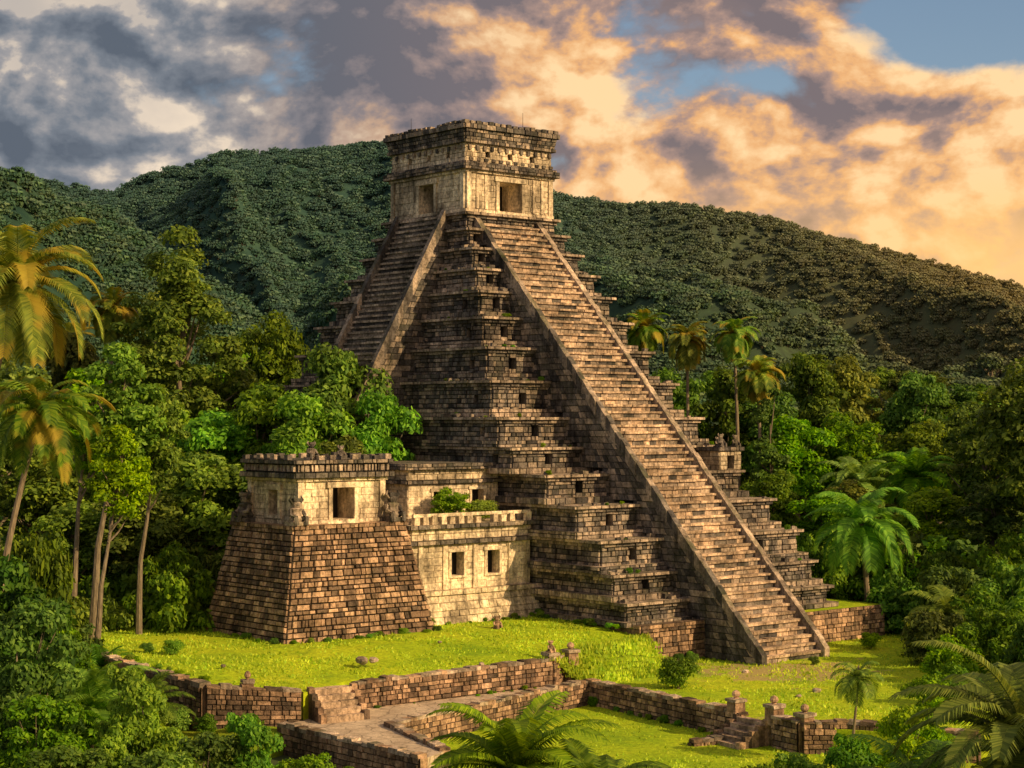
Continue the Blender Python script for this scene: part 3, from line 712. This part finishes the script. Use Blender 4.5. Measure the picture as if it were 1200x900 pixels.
def weedline(a,b_,z,k,s=.22):
    for i in range(k):
        t=rs.random(); x=a[0]+(b_[0]-a[0])*t+rs.uniform(-.25,.25); y=a[1]+(b_[1]-a[1])*t+rs.uniform(-.25,.25); q=s*rs.uniform(.4,1.4)
        inst('weed',BU,(x,y,z-.1),(q,q,q*rs.uniform(.6,1.2)),we)
def tw2(u,m_): return (-15.42+.766*u-.643*m_,122.2+.643*u+.766*m_)
weedline(tw2(0,-.3),tw2(13,-.3),2.55,22); weedline(tw2(-.3,0),tw2(-.3,11),2.55,14)
weedline(L2W(-22,16.7),L2W(-11,16.7),2.6,16); weedline(L2W(-11.5,16),L2W(-11.5,27),2.6,14); weedline(L2W(-10,28.3),L2W(-4.5,28.3),.05,8)
weedline((-7,105.8),(4.6,121.8),-1.37,18); weedline((5.4,121.2),(13.4,108.4),-1.37,16); weedline((-9.5,110.5),(2.2,120),.05,10,.15); weedline((-25,115.5),(-18,106),2.5,12)
for i in range(3,14):
    weedline(L2W(-ul[i],nf[i]-.3),L2W(-4.8,nf[i]-.3),zt[i],2,.16); weedline(L2W(3.6,nf[i]-.3),L2W(ur[i],nf[i]-.3),zt[i],2,.16); weedline(L2W(-ul[i]+.2,nf[i]),L2W(-ul[i]+.2,-2),zt[i],2,.16)
for i,a in enumerate([(-22.6,82,10.6,3.6),(-25,90,11.6,3.6),(-20.6,78,6.8,3),(-16.2,79,7.9,2.6),(-12.9,75,5.6,2.6),(-10.7,76,6.2,2.2),(-8.6,73,4.8,2.2),(-5.9,71,4.5,2.0),(-14.5,72,5.4,2.8),(-18.5,74,5.2,3),
          (-25,98,7.5,3.2),(-24.3,104,4.0,2.4),(-27.5,106,7,3),
          (9.8,72,4.7,2.0),(12,73,5.0,2.2),(14.2,74,5.4,2.2),(7.7,70,4.2,1.8),(16.5,77,6.4,2.4),(21,92,5.5,2.4),(-19,90,3.4,2.8),(-15,86,3.0,2.6)]):
    inst('shrub',SH if i in (1,7,12,16) else SG,(a[0],a[1],-1.4),(a[3]/3.4,a[3]/3.4,(a[2]+1.4)/8))

def palm_mesh(name,seed,tH,lean,nfr,L,droop,ll,lw,npair,mat,e_hi=80,e_lo=-30,tr=.2,curve=1.7):
    rs=random.Random(seed); mb=MB()
    pts=[];rr=[]
    for k in range(11):
        t=k/10; pts.append((lean*t**curve,.15*math.sin(t*4+seed),-.6+(tH+.6)*t)); rr.append(tr*(1.25-.6*t) if k else tr*1.7)
    mb.tube(pts,rr,1,8); C=V(pts[-1])
    mb.lathe((C.x,C.y,C.z-.25),[(tr*.7,-.2),(tr*1.5,.1),(tr*1.2,.5),(.03,.9)],1,8)
    for k in range(5):
        a=rs.uniform(0,6.28); q=C+V((math.cos(a)*tr*1.5,math.sin(a)*tr*1.5,-.15)); mb.lathe(tuple(q),[(.04,-.14),(.13,-.05),(.12,.08),(.02,.16)],1,6)
    for i in range(nfr):
        az=i*2.39996+rs.uniform(-.3,.3); e0=rad(e_hi+(e_lo-e_hi)*(i+.5)/nfr+rs.uniform(-8,8)); Lf=L*rs.uniform(.82,1.1); dr=rad(droop*rs.uniform(.75,1.2))
        fw=V((math.cos(az),math.sin(az),0)); sd=V((-fw.y,fw.x,0)); NSG=npair; p=C.copy(); tw_=rs.uniform(-.35,.35)
        pr=[];
        for j in range(NSG+1):
            t=j/NSG; e=max(e0-dr*t**1.3,rad(-86)); d=fw*math.cos(e)+V((0,0,math.sin(e)))
            pr.append((p.copy(),d)); p=p+d*(Lf/NSG)
        mb.tube([q[0] for q in pr[::max(1,NSG//8)]],[.045*(1-.8*x/9) for x in range(len(pr[::max(1,NSG//8)]))],0,4)
        for j in range(2,NSG+1):
            t=j/NSG; P,d=pr[j]; up=sd.cross(d).normalized()
            if up.z<0: up=-up
            le=ll*(math.sin(math.pi*(.12+.8*t))**.7)*rs.uniform(.85,1.1)
            for sg in (-1,1):
                dv=(sd*sg*math.cos(tw_*sg)+up*(.25+.2*math.sin(tw_)*sg)+d*(.35+.5*t)).normalized()
                q1=P+dv*le*.5; dv2=(dv+V((0,0,-.75))).normalized(); q2=q1+dv2*le*.5
                w=d*lw*.5
                k=len(mb.v); mb.v+=[tuple(P-w*.6),tuple(P+w*.6),tuple(q1+w),tuple(q1-w),tuple(q2)]
                mb.f+=[(k,k+1,k+2,k+3),(k+3,k+2,k+4)]; mb.m+=[0,0]
    return mb.mesh(name,[mat,PBARK])
PC=palm_mesh('coconut',1,26,4,34,6.0,115,1.5,.15,42,PYEL,tr=.26)
PC2=palm_mesh('coconut_b',2,19,3.2,30,4.6,120,1.2,.13,38,PYEL,tr=.22)
PB=palm_mesh('back_palm',3,27,.6,34,3.3,115,1.1,.18,26,PYEL,e_lo=-60,tr=.22)
PR=palm_mesh('garden_palm',4,8.5,-.4,30,5.2,105,1.4,.16,38,PLEAF,tr=.24)
PF=palm_mesh('fore_palm',5,5.6,.2,30,4.6,85,1.15,.09,60,PLEAF,e_hi=85,e_lo=-5,tr=.2)
PF2=palm_mesh('fore_palm_b',6,7.2,.2,34,5.8,95,1.35,.09,70,PLEAF,e_hi=85,e_lo=-15,tr=.2)
FE=palm_mesh('fern_m',7,.4,0,22,2.3,80,.7,.09,26,PLEAF,e_hi=85,e_lo=10,tr=.1)
SPm=palm_mesh('sapling_palm',8,3.6,.3,16,1.5,100,.6,.08,20,PLEAF,tr=.07)
def palm(me,x,y,z,s=1,rz=0,name='palm_tree'): return inst(name,me,(x,y,z),(s,s,s),rz=rz)
palm(PC,-32.8,104,-.2,1,0.15); palm(PC2,-32.2,110,-.8,1,.1)
palm(PB,14.,198,0,1.03,0); palm(PB,19.6,202,-.2,1.0,1); palm(PB,25.2,200,.3,1.,2); palm(PB,27.5,196,-5.6,1.05,3); palm(PB,-38.9,172,2,.98,.5); palm(PB,-45,180,-3,1.05,.5)
palm(PR,30.3,153,-.1,1.05,.3); palm(PR,40.3,178,3.5,1,1.3); palm(PR,36,188,3.5,.9,2); palm(PR,33.5,137.5,-4.2,.8,2)
palm(PF,-.1,72,-1.9,1,.2); palm(PF,3.2,70,-2.7,.9,1.2)
palm(PF2,18.6,66,-1.4,1,.5); palm(PF2,15.7,68,-2.6,.75,2.5)
palm(SPm,19.0,100.5,-.9,1.2,0,'young_palm'); palm(FE,-26.6,116.6,1.2,1.0,0,'fern'); palm(FE,-21.0,102,1.0,1.2,1,'fern'); palm(FE,-19.3,84,2.3,1.1,2,'fern'); palm(FE,-25.5,108.5,.8,1.1,2,'fern')
palm(PF,-20.0,86,-.6,.8,2.); palm(FE,22.5,99,-1.,1.,0,'fern')

rs=random.Random(5)
df=empty('distant_forest')
for k in range(360):
    y=rs.uniform(215,520); x=rs.uniform(-.34,.34)*y
    if y<240 and abs(x)<35 and x<8: continue
    z=max(-1.4,float(hm(np.array([x]),np.array([y]))[0])-2.5 if y>330 else -1.4)
    h=rs.uniform(12,19); r=rs.uniform(4.5,7)
    inst('forest_tree',rs.choice([D1,D1,D2,D3]),(x,y,z),(r/5,r/5,h/20),df)
ju=empty('jungle_undergrowth')
for k in range(150):
    if k%2: x=rs.uniform(-62,-29); y=rs.uniform(118,210)
    else: x=rs.uniform(34,75); y=rs.uniform(135,215)
    if x<0 and x>-29 and y<160: continue
    inst('undergrowth_shrub',SU,(x,y,-1.4),(1.2,1.2,rs.uniform(.9,1.7)),ju)

def inpoly(x,y,P):
    c=np.zeros(len(x),bool); j=len(P)-1
    for i in range(len(P)):
        xi,yi=P[i];xj,yj=P[j]
        c^=((yi>y)!=(yj>y))&(x<(xj-xi)*(y-yi)/(yj-yi+1e-9)+xi); j=i
    return c
rs=np.random.RandomState(4); V_=[]
for P,zf,k in ((UL,np.vectorize(zlawn),50000),(RL,lambda x,y:x*0,40000),(GL,lambda x,y:x*0-1.37,20000),(None,None,4000)):
    if P is None:
        S_=np.array(SLOPE)[rs.randint(0,len(SLOPE),k)]; S_=S_+rs.normal(size=(k,3))*np.array([.25,.25,0]); x,y,z=S_[:,0],S_[:,1],S_[:,2]-.02
    else:
        a=np.array(P); x=rs.uniform(a[:,0].min(),a[:,0].max(),k); y=rs.uniform(a[:,1].min(),min(150,a[:,1].max()),k)
        pch=fbm(x/2.2,y/2.2,3)+rs.rand(k)*.35
        ok=inpoly(x,y,P)&(pch>.62); x=x[ok];y=y[ok]; z=zf(x,y)
    kk=len(x)
    th=rs.rand(kk)*6.28; w=.09; h=rs.uniform(.06,.2,kk)*(1.7 if P is None else 1)
    V_.append(np.stack([np.stack([x-w*np.cos(th),y-w*np.sin(th),z-.03],-1),np.stack([x+w*np.cos(th),y+w*np.sin(th),z-.03],-1),np.stack([x+.08*np.sin(th),y+.08*np.cos(th),z+h],-1)],1))
Vv=np.concatenate(V_); me=bpy.data.meshes.new('grass'); k=len(Vv)
me.from_pydata(Vv.reshape(-1,3).tolist(),[],np.arange(k*3).reshape(-1,3).tolist())
me.materials.append(leaf_mat('grass_blades',[(.20,.36,.012),(.34,.48,.018),(.48,.56,.03)],.4,hv=.2))
sc.collection.objects.link(bpy.data.objects.new('grass',me))

# ------------------------------------------------------------------ WORLD
w=bpy.data.worlds.new('World'); sc.world=w; w.use_nodes=True
nt=w.node_tree; nt.nodes.clear(); n=NT(nt)
SUNEL=29; SAZ=119
sky=n.new('ShaderNodeTexSky',sky_type='NISHITA',sun_disc=False,sun_elevation=rad(SUNEL),sun_rotation=rad(SAZ))
bg1=n.new('ShaderNodeBackground'); n.put(bg1.inputs[0],sky.outputs[0]); bg1.inputs[1].default_value=.1
tc=n.new('ShaderNodeTexCoord'); sp=n.new('ShaderNodeSeparateXYZ'); n.put(sp.inputs[0],tc.outputs['Generated']); x,z=sp.outputs[0],sp.outputs[2]
def gs(x0,z0,sx,sz,amp):
    a=n.M('DIVIDE',n.M('SUBTRACT',x,x0),sx); c=n.M('DIVIDE',n.M('SUBTRACT',z,z0),sz)
    return n.M('MULTIPLY',n.M('POWER',2.71828,n.M('MULTIPLY',n.M('ADD',n.M('MULTIPLY',a,a),n.M('MULTIPLY',c,c)),-1.)),amp)
def cl(off,zs=1.5):
    mp=n.new('ShaderNodeMapping'); n.put(mp.inputs[0],tc.outputs['Generated']); mp.inputs['Location'].default_value=off; mp.inputs['Scale'].default_value=(1,1,zs)
    return mp.outputs[0]
o0=(5.3,1.9,.7); o1=(o0[0]+.012,o0[1],o0[2]+.016)
n1=n.noise(cl(o0),9,10,.54,.12); n2=n.noise(cl(o1),9,10,.54,.12)
n3=n.noise(cl((7.,2.,1.),2.2),6,3,.5)
bias=n.rng(x,.06,-.12,0.05,.17)
for g_ in (gs(.235,.205,.05,.018,-.2),gs(.135,.187,.03,.010,-.10),gs(-.05,.19,.045,.010,-.11),gs(.06,.2,.07,.025,.1),gs(.2,.14,.12,.03,.13),gs(.0,.15,.2,.05,.05),gs(.2,.11,.15,.03,.06)): bias=n.M('ADD',bias,g_)
dens=n.M('ADD',n1,bias)
mask=n.rng(dens,.44,.55)
rel=n.rng(n.M('SUBTRACT',n1,n2),-.075,.075,0,1,False)
thick=n.rng(dens,.5,.8)
lit=n.M('SUBTRACT',rel,n.M('MULTIPLY',thick,.20))
lit=n.M('ADD',lit,n.M('MULTIPLY',n.M('SUBTRACT',n3,.5),1.0))
side=n.rng(x,-.19,.05)
cL=n.ramp(lit,[(.0,(.12,.145,.185)),(.35,(.205,.23,.27)),(.65,(.38,.365,.37)),(1.,(.95,.78,.60))])
cR=n.ramp(lit,[(.0,(.22,.18,.19)),(.28,(.45,.30,.25)),(.52,(.92,.49,.21)),(.85,(1.12,.76,.40))])
cc=n.mix(side,cL,cR)
glow=n.M('ADD',gs(.30,.075,.09,.045,1.),gs(.14,.10,.13,.03,.3),clamp=True)
cc=n.mix(n.M('MULTIPLY',glow,.9),cc,(1.25,.72,.25))
bg2=n.new('ShaderNodeBackground'); n.put(bg2.inputs[0],cc); bg2.inputs[1].default_value=.95
mx=n.new('ShaderNodeMixShader'); n.put(mx.inputs[0],n.M('MAXIMUM',mask,glow)); n.put(mx.inputs[1],bg1.outputs[0]); n.put(mx.inputs[2],bg2.outputs[0])
out=n.new('ShaderNodeOutputWorld'); n.put(out.inputs[0],mx.outputs[0])
sd=bpy.data.lights.new('sun','SUN'); sd.energy=5; sd.angle=rad(.6); sd.color=(1,.67,.32)
so=bpy.data.objects.new('sun',sd); sc.collection.objects.link(so)
to=V((math.sin(rad(SAZ))*math.cos(rad(SUNEL)),math.cos(rad(SAZ))*math.cos(rad(SUNEL)),math.sin(rad(SUNEL))))
so.rotation_euler=to.to_track_quat('Z','Y').to_euler(); so.location=(60,60,80)
cd=bpy.data.cameras.new('camera'); co=bpy.data.objects.new('camera',cd); sc.collection.objects.link(co)
co.location=(0,0,18); co.rotation_euler=(rad(91.09),0,0); cd.lens=63; cd.sensor_width=36; cd.clip_end=12000; cd.clip_start=.5
sc.camera=co
sc.view_settings.view_transform='Standard'; sc.view_settings.look='None'; sc.view_settings.exposure=0
